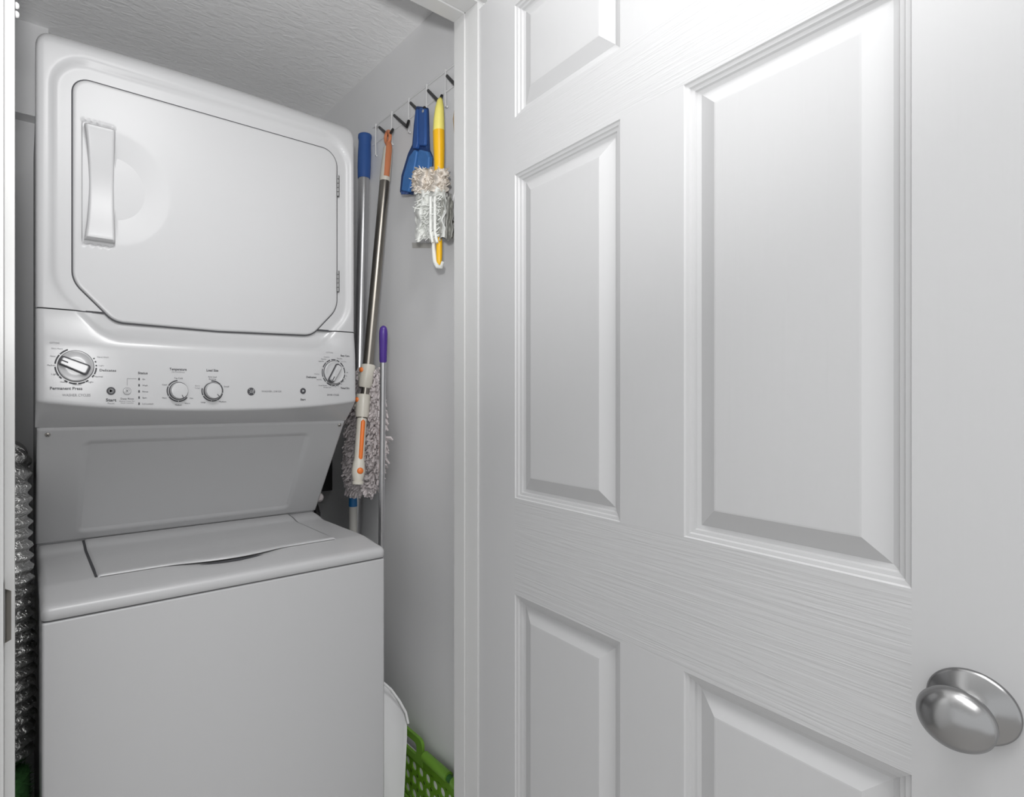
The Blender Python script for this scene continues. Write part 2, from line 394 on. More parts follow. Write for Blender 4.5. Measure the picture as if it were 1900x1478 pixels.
b = MB().add([(p[0], 1.3018, p[1]) for p in g1]+[(p[0], 1.3018, p[1]) for p in g2]+[(p[0], 1.306, p[1]) for p in g2],
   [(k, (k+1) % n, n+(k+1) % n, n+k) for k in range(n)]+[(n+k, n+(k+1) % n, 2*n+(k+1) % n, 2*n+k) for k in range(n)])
obj('door_gap_shade', b, M['rub_shade'], dd_, fix=False)  # dark ring painting the shaded gap round the dryer door
# handle: a concave pull bar
def hfn(a, c):
    z = .321+.230*c; t = 2*c-1; xl = .0985+.0085*(1-t*t)**1.0*1.0; xr = .1515
    x = xl+(xr-xl)*a
    e = min(c, 1-c)*.230; ea = min(a*(xr-xl), (1-a)*(xr-xl))
    y = YD-.0165+.0175*(1-t*t)**1.3+bull(min(ea, .004), .004)+bull(min(e, .007), .007)
    return (x, y, z)
b = MB().grid(hfn, 22, 60)
nb = len(b.v); W = 23; per = [i for i in range(W)]+[j*W+22 for j in range(1, 61)]+[60*W+i for i in range(21, -1, -1)]+[j*W for j in range(59, 0, -1)]
b.v += [(b.v[k][0], YD+.010, b.v[k][2]) for k in per]
for i in range(len(per)): b.f.append((per[i], per[(i+1) % len(per)], nb+(i+1) % len(per), nb+i)); b.m.append(0)
obj('handle', b, M['white'], dd_, smooth=50)
for zc in (.553, .307):
    b = MB()
    for k in range(5): b.tube([(.661, 1.2965, zc-.0275+.011*k+.0006), (.661, 1.2965, zc-.0275+.011*(k+1)-.0006)], .0032, 8)
    b.box(.6625, .6665, 1.2985, 1.303, zc-.0275, zc+.0275)
    obj('hinge', b, M['hinge'], dd_)
# slanted service panel with a pressed recess
PA, PB = Vector((1.3485, -.0575)), Vector((1.5365, -.330)); PN = Vector((PB.y-PA.y, -(PB.x-PA.x))).normalized()   # pointing out, towards the hall
def slant(x, t, h=0): p = PA.lerp(PB, t); return (x, p.x+PN.x*h, p.y+PN.y*h)
Lp = (PB-PA).length
def sfn(a, c):
    x = .0215+.6875*a; s = c*Lp
    qx = abs(x-.3595)-.262+.02; qs = abs(s-.171)-.138+.02
    dist = sqrt(max(qx, 0)**2+max(qs, 0)**2)+min(max(qx, qs), 0)-.02
    h = -.0055*(1-sst(-.018, .0, dist))
    e = min(x-.0215, .709-x, s, Lp-s); h -= bull(max(0, min(e, .003)), .003)
    return slant(x, c, h)
us = MB()
b = MB().grid(sfn, 200, 90)
nb = len(b.v); W = 201; per = [i for i in range(W)]+[j*W+200 for j in range(1, 91)]+[90*W+i for i in range(199, -1, -1)]+[j*W for j in range(89, 0, -1)]
b.v += [(b.v[k][0], b.v[k][1]+.012, b.v[k][2]+.008) for k in per]
for i in range(len(per)): b.f.append((per[i], per[(i+1) % len(per)], nb+(i+1) % len(per), nb+i)); b.m.append(0)
sv = obj('service_panel', b, M['white'], unit, smooth=50)
for (x, t) in ((.0395, .045), (.6955, .035)):
    p = slant(x, t, 0); b = MB().lathe(p, (0, PN.x, PN.y), [(-.001, .0052), (.0012, .0050), (.0026, .0036), (.0030, .001)], 20)
    s = obj('screw', b, M['brass'], sv)
    o2 = MB()
    for a in (.6, .6+pi/2):
        ax = Vector((cos(a), sin(a)*PN.y, -sin(a)*PN.x)); pp = Vector(slant(x, t, .0028))
        o2.tube([pp-ax*.0034, pp+ax*.0034], .0006, 6)
    obj('screw_slot', o2, M['rub_shade'], s)
# washer cabinet
WX0, WX1 = .0245, .7085
obj('washer_cabinet', MB().box(WX0, WX1, 1.144, 1.93, ZF+.02, -.3795), M['white'], unit, bevel=.005, seg=3)
for x in (.07, .66):
    for y in (1.2, 1.87): obj('foot', MB().lathe((x, y, ZF), (0, 0, 1), [(0, .018), (.008, .018), (.01, .01), (.021, .01)], 16), M['rub_shade'], unit)
# washer top moulding
TOP = [(1.150, -.3775), (1.1425, -.3768), (1.1400, -.3735), (1.1395, -.3620), (1.1420, -.3565), (1.1480, -.3535), (1.1600, -.3515), (1.200, -.3465), (1.232, -.3425), (1.242, -.3418), (1.300, -.3420), (1.47, -.3425), (1.484, -.3405), (1.500, -.3365), (1.512, -.3345), (1.536, -.3322), (1.545, -.3320)]
def topz(y):
    for (a, za), (c, zc) in zip(TOP[4:], TOP[5:]):
        if a <= y <= c: return za+(zc-za)*(y-a)/(c-a)
    return -.345
def scoop(x, y):
    u = (x-.367)/.100
    if abs(u) >= 1: return 0
    return 0
rowsT = TOP[:7]
ys = [1.170, 1.180, 1.188]+[1.192+.003*i for i in range(26)]+[1.28, 1.32, 1.38, 1.44, 1.47, 1.477, 1.484, 1.492, 1.5, 1.512, 1.524, 1.536, 1.545]
b = MB(); vs = []; xw = [.0235+(.7095-.0235)*i/160 for i in range(161)]
for x in xw:
    d = min(x-.0235, .7095-x); drop = bull(min(d, .012)+.0001, .012)
    for (y, z) in rowsT: vs.append((x, y+drop*(1 if z < -.3535 else .6), z-(drop*.6 if z > -.3570 else 0)))
    for y in ys: vs.append((x, y, topz(y)-scoop(x, y)-drop))
n = len(rowsT)+len(ys)
b.add(vs, [(i*n+j, (i+1)*n+j, (i+1)*n+j+1, i*n+j+1) for i in range(160) for j in range(n-1)])
for col in (0, 160):
    nb = len(b.v); b.v += [(b.v[col*n+j][0], b.v[col*n+j][1], -.3785) for j in range(n)]
    for j in range(n-1): b.f.append((col*n+j, nb+j, nb+j+1, col*n+j+1)); b.m.append(0)
wt = obj('washer_top', b, M['white'], unit, smooth=40)
obj('seam', MB().box(WX0+.003, WX1-.003, 1.149, 1.5, -.382, -.3765), M['rub_shade'], unit, smooth=0)
# lid: thin slab with an arched front lip
LX0, LX1 = .1165, .6255
def lid(b, lift, thick):
    vs = []; nx = 120; yl = [0, .004, .012, .03, .06]
    for i in range(nx+1):
        x = LX0+(LX1-LX0)*i/nx; u = (x-.367)/.135; ar = max(0, 1-u*u)**1.6 if abs(u) < 1 else 0
        yf = 1.2375-.032*ar; d = min(x-LX0, LX1-x); ed = bull(min(d, .004)+.0001, .004)
        row = []
        for k, y in enumerate([yf, yf+.0008, yf+.003, yf+.008, yf+.016, 1.270, 1.30, 1.36, 1.42, 1.47, 1.477, 1.484, 1.492, 1.5, 1.512, 1.524, 1.5365]):
            z = topz(max(y, 1.2375 if ar < .01 else y))+lift; f = 1-sst(yf+.004, 1.285, y)
            z += .0070*ar*f+.0016*f
            if k == 0: z -= thick
            if k == 1: z -= .0012
            z -= ed
            row.append((x, y, z))
        vs += row
    n = 17
    b.add(vs, [(i*n+j, (i+1)*n+j, (i+1)*n+j+1, i*n+j+1) for i in range(nx) for j in range(n-1)])
    for col in (0, nx):
        nb = len(b.v); b.v += [(b.v[col*n+j][0], b.v[col*n+j][1], b.v[col*n+j][2]-thick) for j in range(n)]
        for j in range(n-1): b.f.append((col*n+j, nb+j, nb+j+1, col*n+j+1)); b.m.append(0)
    return b
ld = obj('washer_lid', lid(MB(), .0030, .0035), M['white'], unit, smooth=40)
b = MB()                                              # dark strips painting the shade in the gap round the lid
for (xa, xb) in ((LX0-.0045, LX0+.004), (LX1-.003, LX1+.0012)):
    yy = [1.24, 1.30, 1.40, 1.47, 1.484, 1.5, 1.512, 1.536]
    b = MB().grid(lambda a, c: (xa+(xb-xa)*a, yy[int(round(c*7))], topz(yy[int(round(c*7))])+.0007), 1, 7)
    obj('lid_gap_shade', b, M['rub_shade'], ld, fix=False)
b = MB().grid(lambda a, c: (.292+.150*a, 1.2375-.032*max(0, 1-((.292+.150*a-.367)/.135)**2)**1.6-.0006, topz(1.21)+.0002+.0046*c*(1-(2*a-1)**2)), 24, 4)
obj('lip_shade', b, M['rub_shade'], ld, fix=False)  # dark strip painting the shade under the lid's front lip

# ---- dials, buttons and print on the control panel
def face(u, v):
    Y = 1.27
    for _ in range(5): x, _y, z = onY(u, v, Y); Y = yface(x, z)
    return x, Y, z
def nrm(x, z): 
    e = .004; dx = (yface(x+e, z)-yface(x-e, z))/(2*e); dz = (yface(x, z+e)-yface(x, z-e))/(2*e)
    return Vector((dx, -1, dz)).normalized()
def printed(name, mb2, m, parent=cp, lift=.0007):     # flat artwork laid on the moulding
    b = MB(); b.add([(x, yface(x, z)-lift, z) for (x, z) in mb2[0]], mb2[1]); return obj(name, b, m, parent, smooth=0, fix=False)
def arc(cx_, cz_, r0, r1, a0, a1, n=10):
    vs = []; 
    for i in range(n+1):
        t = radians(a0+(a1-a0)*i/n); vs += [(cx_+r0*cos(t), cz_+r0*sin(t)), (cx_+r1*cos(t), cz_+r1*sin(t))]
    return vs, [(2*i, 2*i+1, 2*i+3, 2*i+2) for i in range(n)]
def merge(lst):
    V, Fc = [], []
    for v, f in lst: k = len(V); V += v; Fc += [tuple(i+k for i in q) for q in f]
    return V, Fc
def text(body, u, v, h, m='ink', parent=cp, bold=0, wid=None, align='CENTER'):
    cu = bpy.data.curves.new('t', 'FONT'); cu.body = body; cu.size = h*1.42; cu.align_x = align; cu.align_y = 'CENTER'; cu.resolution_u = 2
    cu.offset = bold*h; cu.fill_mode = 'FRONT'
    o = bpy.data.objects.new('t', cu); me = bpy.data.meshes.new_from_object(o)
    x, y, z = face(u, v); vs = [(p.co.x, p.co.y) for p in me.vertices]
    k = 1
    if wid and vs: k = wid/max(1e-6, max(a for a, _ in vs)-min(a for a, _ in vs))
    r = printed('lettering', ([(x+a*k, z+c) for a, c in vs], [tuple(p.vertices) for p in me.polygons]), M[m], parent)
    bpy.data.objects.remove(o); bpy.data.curves.remove(cu); bpy.data.meshes.remove(me); return r
# big washer dial
def dial(name, u, v, R, ang, segs, dark, label, knob=1.0, gw=.30):
    x, y, z = face(u, v); nn = nrm(x, z)
    d = obj(name, MB().lathe((x, y-.0002, z), nn, [(0, R*knob), (.004, R*knob), (.006, R*knob*.97), (.0066, R*knob*.92), (.0062, R*knob*.90), (.0064, R*knob*.5), (.0066, .0005)], 64), M['panelw'], unit, smooth=40)
    d['label'] = label
    obj('rim', MB().lathe((x, y-.0002, z), nn, [(0, R*knob*1.03), (.0018, R*knob*1.03), (.002, R*knob*.99)], 64), M['ink'], d)
    up = Vector((0, 0, 1)); up = (up-nn*up.dot(nn)).normalized(); rt = up.cross(nn) * -1
    if rt.x < 0: rt = -rt
    ax = rt*cos(radians(ang))+up*sin(radians(ang)); ay = nn.cross(ax).normalized()
    o = Vector((x, y, z)); L = R*knob*.93; wv = R*gw
    b = MB(); poly = rpoly([(-L, -wv*.80, .003), (L*.80, -wv, .004), (L*.80, wv, .004), (-L, wv*.80, .003)], 5)
    def P(a, c, h): 
        sc_ = 1-.10*(h > .012); return tuple(o+ax*a*sc_+ay*c*sc_+nn*h)
    b.prism(poly, P, .005, .0165)
    gp = obj('grip', b, M['panelw'], d, smooth=30, bevel=.0012)
    obj('grip_side', MB().prism(inset(poly, -.0020), P, .0045, .0100), M[dark], d, smooth=30)
    obj('pointer', MB().prism([(-L*.93, -wv*.13), (-L*.50, -wv*.13), (-L*.50, wv*.13), (-L*.93, wv*.13)], lambda a, c, h: tuple(o+ax*a+ay*c+nn*h), .0160, .0169), M['ink'], d, smooth=0)
    printed('scale_ring', merge([arc(x, z, R*1.10, R*1.19, a, c_) for a, c_ in segs]), M['ink'])
    return d
dial('cycle_dial', 141, 679, .0300, -23, [(113, 140), (143, 174), (184, 215), (217, 226), (236, 246), (250, 272), (276, 296), (298, 307), (322, 331), (334, 356), (1, 6), (14, 19), (26, 30)], 'ink', 'large left washer cycle dial')
dial('dryer_dial', 619, 691, .0285, 58, [(60, 75), (80, 102), (108, 128), (132, 158), (165, 200), (205, 225), (232, 258), (262, 275), (280, 305), (312, 330), (336, 352), (0, 25), (30, 52)], 'ink', 'right dryer cycle dial', gw=.26)
def smallknob(u, v, R, ang, segs, label):
    x, y, z = face(u, v); nn = nrm(x, z)
    d = obj('selector_knob', MB().lathe((x, y-.0002, z), nn, [(0, R), (.006, R*.985), (.0150, R*.93), (.0165, R*.88), (.0168, R*.80), (.0170, .0005)], 56), M['panelw'], unit, smooth=40)
    d['label'] = label
    obj('rim', MB().lathe((x, y-.0002, z), nn, [(0, R*1.05), (.0050, R*1.05), (.0052, R*.98)], 56), M['ink'], d)
    a = radians(ang); o = Vector((x, y, z)); ax = Vector((cos(a), 0, sin(a))); ax = (ax-nn*ax.dot(nn)).normalized(); ay = nn.cross(ax)
    obj('pointer', MB().obox(o, ax, ay, nn, (R*.55, R*.93), (-.0006, .0006), (.0160, .0178)), M['ink'], d, smooth=0)
    printed('scale_ring', merge([arc(x, z, R*1.16, R*1.30, p, q_) for p, q_ in segs]), M['ink'])
smallknob(331, 725, .0180, -65, [(95, 150), (155, 208), (213, 268), (272, 322)], 'temperature selector knob')
smallknob(394, 725, .0180, -50, [(40, 96), (-10, 38), (-62, -14), (165, 205), (210, 262), (265, 295)], 'load size selector knob')
def button(u, v, R, m, label, ring=None):
    x, y, z = face(u, v); nn = nrm(x, z)
    d = obj('button', MB().lathe((x, y-.0002, z), nn, [(0, R), (.0012, R), (.0020, R*.93), (.0022, R*.6), (.0022, .0005)], 36), M[m], unit, smooth=40)
    d['label'] = label
    o = Vector((x, y, z))
    return d, o, nn
def tri(d, o, nn, R):
    b = MB().prism([(-R*.30, -R*.38), (R*.42, 0), (-R*.30, R*.38)], lambda a, c, h: tuple(o+Vector((a, 0, c))+nn*h), .0020, .0026)
    obj('play_mark', b, M['panelw'], d, smooth=0)
d, o, nn = button(206, 725, .0078, 'ink', 'dark start button of the washer'); tri(d, o, nn, .0078)
obj('ring', MB().lathe(o, nn, [(.0018, .0050), (.0024, .0050), (.0024, .0044)], 24), M['inkl'], d)
tri(d, o, nn, .0078)
d, o, nn = button(236, 725, .0072, 'panelw', 'pale deep rinse button')
b = MB()
for r0, r1 in ((.0072, .0066), (.0046, .0040)):
    for k in range(24):
        t0, t1 = 2*pi*k/24, 2*pi*(k+1)/24
        b.add([tuple(o+Vector((r_*cos(t), 0, r_*sin(t)))+nn*.0026) for r_, t in ((r0, t0), (r0, t1), (r1, t1), (r1, t0))], [(0, 1, 2, 3)])
obj('ring', b, M['inkl'], d, smooth=0, fix=False)
b = MB().prism([(-.0016, -.002), (.0022, 0), (-.0016, .002)], lambda a, c, h: tuple(o+Vector((a, 0, c))+nn*h), .0020, .0027); obj('play_mark', b, M['ink'], d, smooth=0)
d, o, nn = button(562, 725, .0072, 'ink', 'dark start button of the dryer'); tri(d, o, nn, .0072)
# round maker's emblem: dark disc with a wavy pale ring and letters
d, o, nn = button(466, 726, .0088, 'ink', 'round dark emblem with pale curly letters')
b = MB()
for k in range(4):
    t = pi/4+k*pi/2
    c0 = Vector((.0070*cos(t), 0, .0070*sin(t)))
    b.lathe(o+c0, nn, [(.0020, .0011), (.0024, .0009), (.0025, .0002)], 10)
obj('emblem_scroll', b, M['panelw'], d)
cu = bpy.data.curves.new('t', 'FONT'); cu.body = 'GE'; cu.size = .0088; cu.align_x = 'CENTER'; cu.align_y = 'CENTER'; cu.resolution_u = 3; cu.shear = .4
to = bpy.data.objects.new('t', cu); me = bpy.data.meshes.new_from_object(to)
b = MB().add([tuple(o+Vector((p.co.x, 0, p.co.y))+nn*.0028) for p in me.vertices], [tuple(p.vertices) for p in me.polygons])
obj('lettering', b, M['panelw'], d, smooth=0, fix=False); bpy.data.objects.remove(to); bpy.data.curves.remove(cu); bpy.data.meshes.remove(me)
# status lights and leader line
for k in range(5):
    x, y, z = face(258, 703+11.4*k)
    obj('status_light', MB().obox((x, y, z), (1, 0, 0), (0, 0, 1), (0, -1, 0), (-.0013, .0013), (-.0024, .0024), (-.0005, .0008)), M['ink'], unit, smooth=0)
xa, _, za = face(236, 715); xb, _, zb = face(236, 702); xc, _, zc_ = face(253, 702)
printed('leader_line', ([(xa-.0003, za), (xa+.0003, za), (xa+.0003, zb), (xa-.0003, zb), (xa-.0003, zb-.0003), (xc, zb-.0003), (xc, zb+.0003), (xa-.0003, zb+.0003)], [(0, 1, 2, 3), (4, 5, 6, 7)]), M['inkl'])
T = text
T('COTTONS', 101, 636, .0032, 'inkl', wid=.016); T('Extra Heavy', 106, 646.5, .0030, 'inkl', wid=.018); T('Heavy', 98, 660.5, .0030, wid=.009)
T('Medium', 95, 677.5, .0032, wid=.013); T('Light', 101, 694, .0032, wid=.010); T('Heavy', 118, 708.5, .0030, wid=.011); T('Medium', 143, 713.5, .0028, wid=.014)
T('Light', 168, 708.5, .0032, wid=.009); T('Normal', 183, 698.5, .0030, wid=.014); T('Delicates', 200, 687, .0045, bold=.02, wid=.029); T('Light', 188, 678, .0028, 'inkl', wid=.009)
T('Hand Wash', 191, 662.5, .0030, 'inkl', wid=.020); T('Permanent Press', 123, 720.5, .0055, bold=.03, wid=.053); T('WASHER CYCLES', 142, 733, .0048, 'inkl', wid=.047)
T('Start', 206, 742, .0058, bold=.03, wid=.0185); T('Pause', 206, 748, .0030, 'inkl', wid=.012)
T('Deep Rinse', 236, 739.5, .0036, wid=.024); T('Extra rinse for', 236, 744, .0024, 'inkl', wid=.028); T('best results', 236, 747.3, .0024, 'inkl', wid=.023)
T('Status', 265, 692, .0048, bold=.03, wid=.018)
for k, (s_, wd) in enumerate((('On', .005), ('Wash', .010), ('Rinse', .0105), ('Spin', .008), ('Lid Locked', .020))):
    T(s_, 264, 703.5+11.4*k, .0031, wid=wd, align='LEFT')
T('Temperature', 330.5, 685, .0052, bold=.03, wid=.034); T('(All Cold Rinses)', 330.5, 690, .0028, 'inkl', wid=.026); T('Tap Cold', 331, 701.5, .0034, wid=.017)
T('Cool', 305, 713.5, .0030, wid=.009); T('Warm', 305, 738, .0032, wid=.009); T('Hot', 355, 738.5, .0030, wid=.007); T('Warm', 347.5, 748, .0030, wid=.011); T('Medium', 331, 751, .0030, wid=.013)
T('Load Size', 394, 687, .0050, bold=.03, wid=.025); T('Auto Load', 394, 699, .0030, wid=.018); T('Sensing', 394, 703, .0030, wid=.015)
T('Extra', 366.5, 715.5, .0026, 'inkl', wid=.010); T('Large', 366.5, 719.5, .0026, 'inkl', wid=.010); T('Small', 420, 717, .0032, wid=.011); T('Large', 377, 746, .0030, wid=.010); T('Medium', 413, 745, .0032, wid=.015)
T('WASHER | DRYER', 504, 726, .0040, 'inkl', wid=.049)
T('Start', 562, 741, .0048, bold=.03, wid=.0135)
T('COTTONS', 611, 654, .0034, 'inkl', wid=.020); T('Easy Care', 640, 660, .0044, bold=.03, wid=.026); T('More Dry', 630, 665, .0028, wid=.015); T('Less Dry', 637, 670.5, .0026, 'inkl', wid=.016)
T('Energy Saver', 606, 662, .0026, 'inkl', wid=.016); T('More Dry', 600.5, 666, .0026, wid=.014); T('Less Dry', 596, 670, .0030, wid=.014)
T('Delicates', 577.5, 699.5, .0045, bold=.03, wid=.027); T('Damp', 588, 693.5, .0026, 'inkl', wid=.014); T('Less Dry', 592, 704, .0028, wid=.014)
T('Cool Down', 599, 715, .0026, wid=.024); T('Wrinkle Care', 607, 718.5, .0026, wid=.022); T('Timed Dry', 640, 720, .0046, bold=.03, wid=.027)
T('DRYER CYCLES', 618, 732.5, .0040, wid=.034)
for s_, u_, v_ in (('80', 644, 691), ('70', 642, 697.5), ('60', 640, 702.5), ('50', 637, 707.5), ('40', 633, 712.5), ('20', 627, 715.5), ('10', 622, 717)): T(s_, u_, v_, .0026, wid=.004)

# hose and tap behind the washer
ht = tag(empty('drain_hose', (.76, 1.66, -.62)), 'dark hose with pale round fitting behind the washer right rear corner', 'hose')
hp = [(.735, 1.60, -.62), (.735, 1.59, -.50), (.733, 1.575, -.40), (.732, 1.572, -.345), (.735, 1.60, -.318), (.75, 1.66, -.32), (.77, 1.80, -.36), (.78, 1.89, -.45)]
obj('hose', MB().tube(hp, .009, 12), M['dark'], ht)
obj('fitting', MB().lathe((.742, 1.585, -.300), (-.2, -.6, .2), [(-.012, .008), (-.008, .014), (.004, .015), (.012, .011), (.014, .003)], 20), M['chenille'], ht)
ub = tag(obj('corner_shade_box', MB().box(.715, XR-.001, 1.905, YB-.001, -.340, -.02).box(.76, .90, 1.899, 1.905, -.30, -.06), M['dark'], bevel=.004), 'black box standing in for deep shade in the back right corner', 'box')  # black box added to paint the deep shade of this corner

# ================================================================= LEFT GAP
dx, dy = -.036, 1.36
duct = tag(empty('exhaust_duct', (dx, dy, -.74)), 'silver crinkled foil exhaust duct standing in the narrow left gap', 'duct')
def ductfn(a, c):
    z = -.700+.585*c; t = 2*pi*a
    rr = .0500+.0042*sin(2*pi*z/.0225+t)+.0030*noise.noise(Vector((cos(t)*3, sin(t)*3, z*55)))
    k = sst(.80, 1.0, c)
    return (dx+.004*sin(z*9)+rr*cos(t), dy+rr*sin(t)+.10*k*k, z-.02*k*k*sin(t))
obj('duct_sleeve', MB().grid(ductfn, 48, 420, wrap=True), M['foil'], duct, fix=False, smooth=60)
obj('elbow', MB().tube([(dx, dy+.10, -.135), (dx, dy+.16, -.150), (dx, dy+.26, -.160), (dx, dy+.42, -.165), (dx, YB-.002, -.165)], .047, 32), M['foil'], duct)
turf = tag(empty('turf_roll', (-.02, 1.31, ZF)), 'dark green fuzzy artificial turf roll standing under the silver duct', 'turf roll')
obj('roll_core', MB().tube([(-.040, 1.33, ZF), (-.040, 1.33, -.722)], .050, 24), M['turf'], turf)
b = MB(); rnd = random.Random(3)
for i in range(4200):
    t = rnd.uniform(0, 2*pi); z = rnd.uniform(ZF+.02, -.72); top = rnd.random() < .22
    r = rnd.uniform(0, .050) if top else .049
    p = Vector((-.040+r*cos(t), 1.33+r*sin(t), -.723 if top else z))
    d = Vector((cos(t)*.5, sin(t)*.5, rnd.uniform(.5, 1.5))).normalized() if top else Vector((cos(t), sin(t), rnd.uniform(-.3, .9))).normalized()
    s = Vector((-sin(t), cos(t), rnd.uniform(-.5, .5)))*.0009; L = rnd.uniform(.006, .013)
    b.add([p-s, p+s, p+d*L+Vector((0, 0, .001))], [(0, 1, 2)])
tag(obj('turf_blades', b, M['turf'], turf, fix=False, smooth=0), kind='stuff')

# ================================================================= RIGHT GAP: hook rail
rail = tag(empty('hook_rail', (XR, 1.3, .84)), 'white wire rail with black-tipped hooks on the right closet wall', 'hook rail')
XW = XR-.006
b = MB()
for z in (.903, .846): b.tube([(XW, 1.03, z), (XW, 1.600, z)], .0024, 8)
obj('rail_wire', b, M['wire'], rail)
stations = [1.575, 1.478, 1.383, 1.292, 1.205, 1.118]
for y in stations:
    obj('loop_wire', MB().tube([(XW-.003, y, .905), (XW-.004, y, .846), (XW-.005, y-.003, .800), (XW-.012, y-.02, .792)], .0025, 8), M['wire'], rail)
hk = [((703.8, 236), (722, 252), (729, 240)), ((731.5, 214), (755, 235), (758.5, 224)), ((762, 191), (783, 212), (788, 199)), ((794.5, 168), (815.5, 190), (820, 177)), ((829.5, 141), (851, 164), (857, 150)),
      ((866, 112), (890, 137), (897, 122))]
for i, (p0, p1, p2) in enumerate(hk):
    a, c, e = onX(*p0, XW-.004), onX(*p1, XR-.040), onX(*p2, XR-.048)
    m1 = tuple(c[k]*.88+a[k]*.12 for k in range(3)); m2 = tuple(c[k]*.6+e[k]*.4 for k in range(3))
    obj('hook', MB().tube([a, m1, c, m2, e], [.0042, .0045, .0045, .0045, .0042], 10), M['hook'], rail)
c0 = onX(698.5, 237, XR-.001)
obj('wall_anchor', MB().lathe(c0, (-1, 0, 0), [(0, .006), (.003, .006), (.005, .003), (.0052, .0005)], 16), M['brass'], rail)

# ---------------------------------------------------------------- poles
def pline(u0_, v0_, X0_, u1_, v1_, X1_): return Vector(onX(u0_, v0_, X0_)), Vector(onX(u1_, v1_, X1_))
# 1 broom pole with blue grip
a, c = pline(677, 250, .928, 667, 680, .926); dv = (c-a); base = a+dv*((ZF-a.z)/dv.z)
pole = tag(empty('broom_pole', (base.x, base.y, ZF)), 'silver pole with thick blue grip leaning beside the dryer', 'pole')
def along(v): return a+dv*((v-250)/430)
g = [(250, .0205), (251, .0225), (256, .0228), (262, .0205), (275, .0213), (290, .0222), (310, .0222), (325, .0212), (330, .0205), (331, .014)]
ray0 = lambda v: tuple(along(v))
obj('tube', MB().tube([along(329), base+Vector((0, 0, .002))], .0185, 28), M['steel'], pole)
obj('grip', MB().tube([along(v) for v, _ in g], [r for _, r in g], 32), M['blue'], pole, smooth=50)
# 2 telescopic duster handle hanging from the first hook, orange and cream
P = lambda u, v, k: Vector(onX(u, v, .912-.132*k))
hd0 = P(722.5, 250, 0); hd1 = P(664, 893, 1)
tele = tag(empty('telescopic_duster', tuple(hd1)), 'bronze telescopic cleaning pole with cream and orange fittings hung by its loop', 'cleaning pole')
def q2(v):
    pts = [(250, 722.5), (335, 714), (680, 683), (730, 674.5), (893, 663.5)]
    for (v0, u0), (v1, u1) in zip(pts, pts[1:]):
        if v <= v1: return P(u0+(u1-u0)*(v-v0)/(v1-v0), v, (v-250)/643)
    return hd1
b = MB(); ctr = q2(258); 
loop = [ctr+Vector((-.004, .013*cos(t), .018*sin(t)+.004)) for t in [radians(-60+k*30) for k in range(13)]]
b.tube(loop, .0055, 10); obj('hanging_loop', b, M['orangeb'], tele, smooth=50)
obj('upper_grip', MB().tube([q2(v) for v in (272, 275, 285, 320, 334, 338)], [.010, .0145, .0150, .0165, .0168, .0150], 24), M['cream'], tele)
sd = Vector((-.2, -.9, 0)).normalized()
obj('grip_inlay', MB().tube([q2(v)+sd*o_ for v, o_ in ((266, .002), (275, .0062), (300, .0070), (330, .0078))], [.008, .0110, .0112, .0112], 18), M['orangeb'], tele)
obj('upper_tube', MB().tube([q2(337), q2(684)], .0155, 24), M['bronze'], tele)
obj('inner_tube', MB().tube([q2(684), q2(786)], .0120, 20), M['bronze'], tele)
def collar(va, vb, k):
    cc = obj('collar', MB().tube([q2(va), q2(va+1.5), q2(vb-6), q2(vb)], [.0200, .0218, .0206, .0185], 26), M['cream'], tele, smooth=50)
    side = Vector((-.55, .75, 0)).normalized()
    m0 = q2(va+4)+side*.011; m1 = q2((va+vb)/2)+side*.0145; m2 = q2(vb-7)+side*.006
    obj('latch', MB().tube([m0, m1, m2], [.010, .0125, .009], 18), M['cream'], cc, smooth=60)
    bc = q2(va+9)+side*.0145+Vector((-.009, -.011, 0))
    obj('release_button', MB().lathe(bc, (-.75, -.65, 0), [(-.004, .0075), (.004, .0078), (.008, .006), (.0095, .001)], 20), M['orange'], cc, smooth=50)
collar(677, 718, 0); collar(732, 774, 1)
obj('lower_handle', MB().tube([q2(v) for v in (775, 778, 800, 850, 862, 875, 888, 893)], [.0130, .0152, .0150, .0148, .0180, .0198, .0155, .0120], 26), M['cream'], tele, smooth=60)
fr = Vector((-.55, -.83, 0)).normalized(); fr2 = Vector((-.2, -.98, 0)).normalized()
obj('orange_strip', MB().tube([q2(v)+fr2*.0112 for v in (778, 782, 848, 853)], [.004, .0072, .0066, .003], 14), M['orange'], tele, smooth=60)
obj('pivot_button', MB().lathe(q2(872)+fr2*.0155, tuple(fr2), [(-.004, .0095), (.003, .0095), (.006, .007), (.007, .001)], 22), M['orange'], tele, smooth=50)
obj('end_tab', MB().lathe(q2(894)+Vector((0, 0, -.004)), (.1, .1, 1), [(-.005, .006), (-.004, .0155), (.003, .0175), (.006, .012)], 22, sx=1.0), M['cream'], tele, smooth=50)
# 3 chenille mop standing head up
mt, mbm = Vector(onX(679, 690, .868)), Vector(onX(655, 925, .865)); dm = mbm-mt; mbase = mbm+Vector(((mbm.x-.85)*0, .0, ZF-mbm.z))
mop = tag(empty('chenille_mop', (mbase.x, mbase.y, ZF)), 'grey lilac chenille mop standing head up with blue collar and white pole', 'mop')
obj('pole', MB().tube([mbm+Vector((0, 0, -.022)), mbm+Vector((0, 0, -.03)), mbase+Vector((0, 0, .001))], [.0125, .0132, .0132], 24), M['creamg'], mop)
obj('connector', MB().tube([mbm+Vector((0, 0, .01)), mbm+Vector((0, 0, -.024))], [.0130, .0138], 24), M['cyan'], mop)
core = MB().tube([mt+dm*k for k in (.0, .05, .3, .6, .85, .99)], [.006, .020, .026, .027, .024, .012], 16); obj('head_core', core, M['chenille'], mop)
b = MB(); rnd = random.Random(5)
edgeL = [(680, 666), (720, 652), (760, 645), (800, 642), (850, 637), (880, 636), (900, 642), (922, 648)]
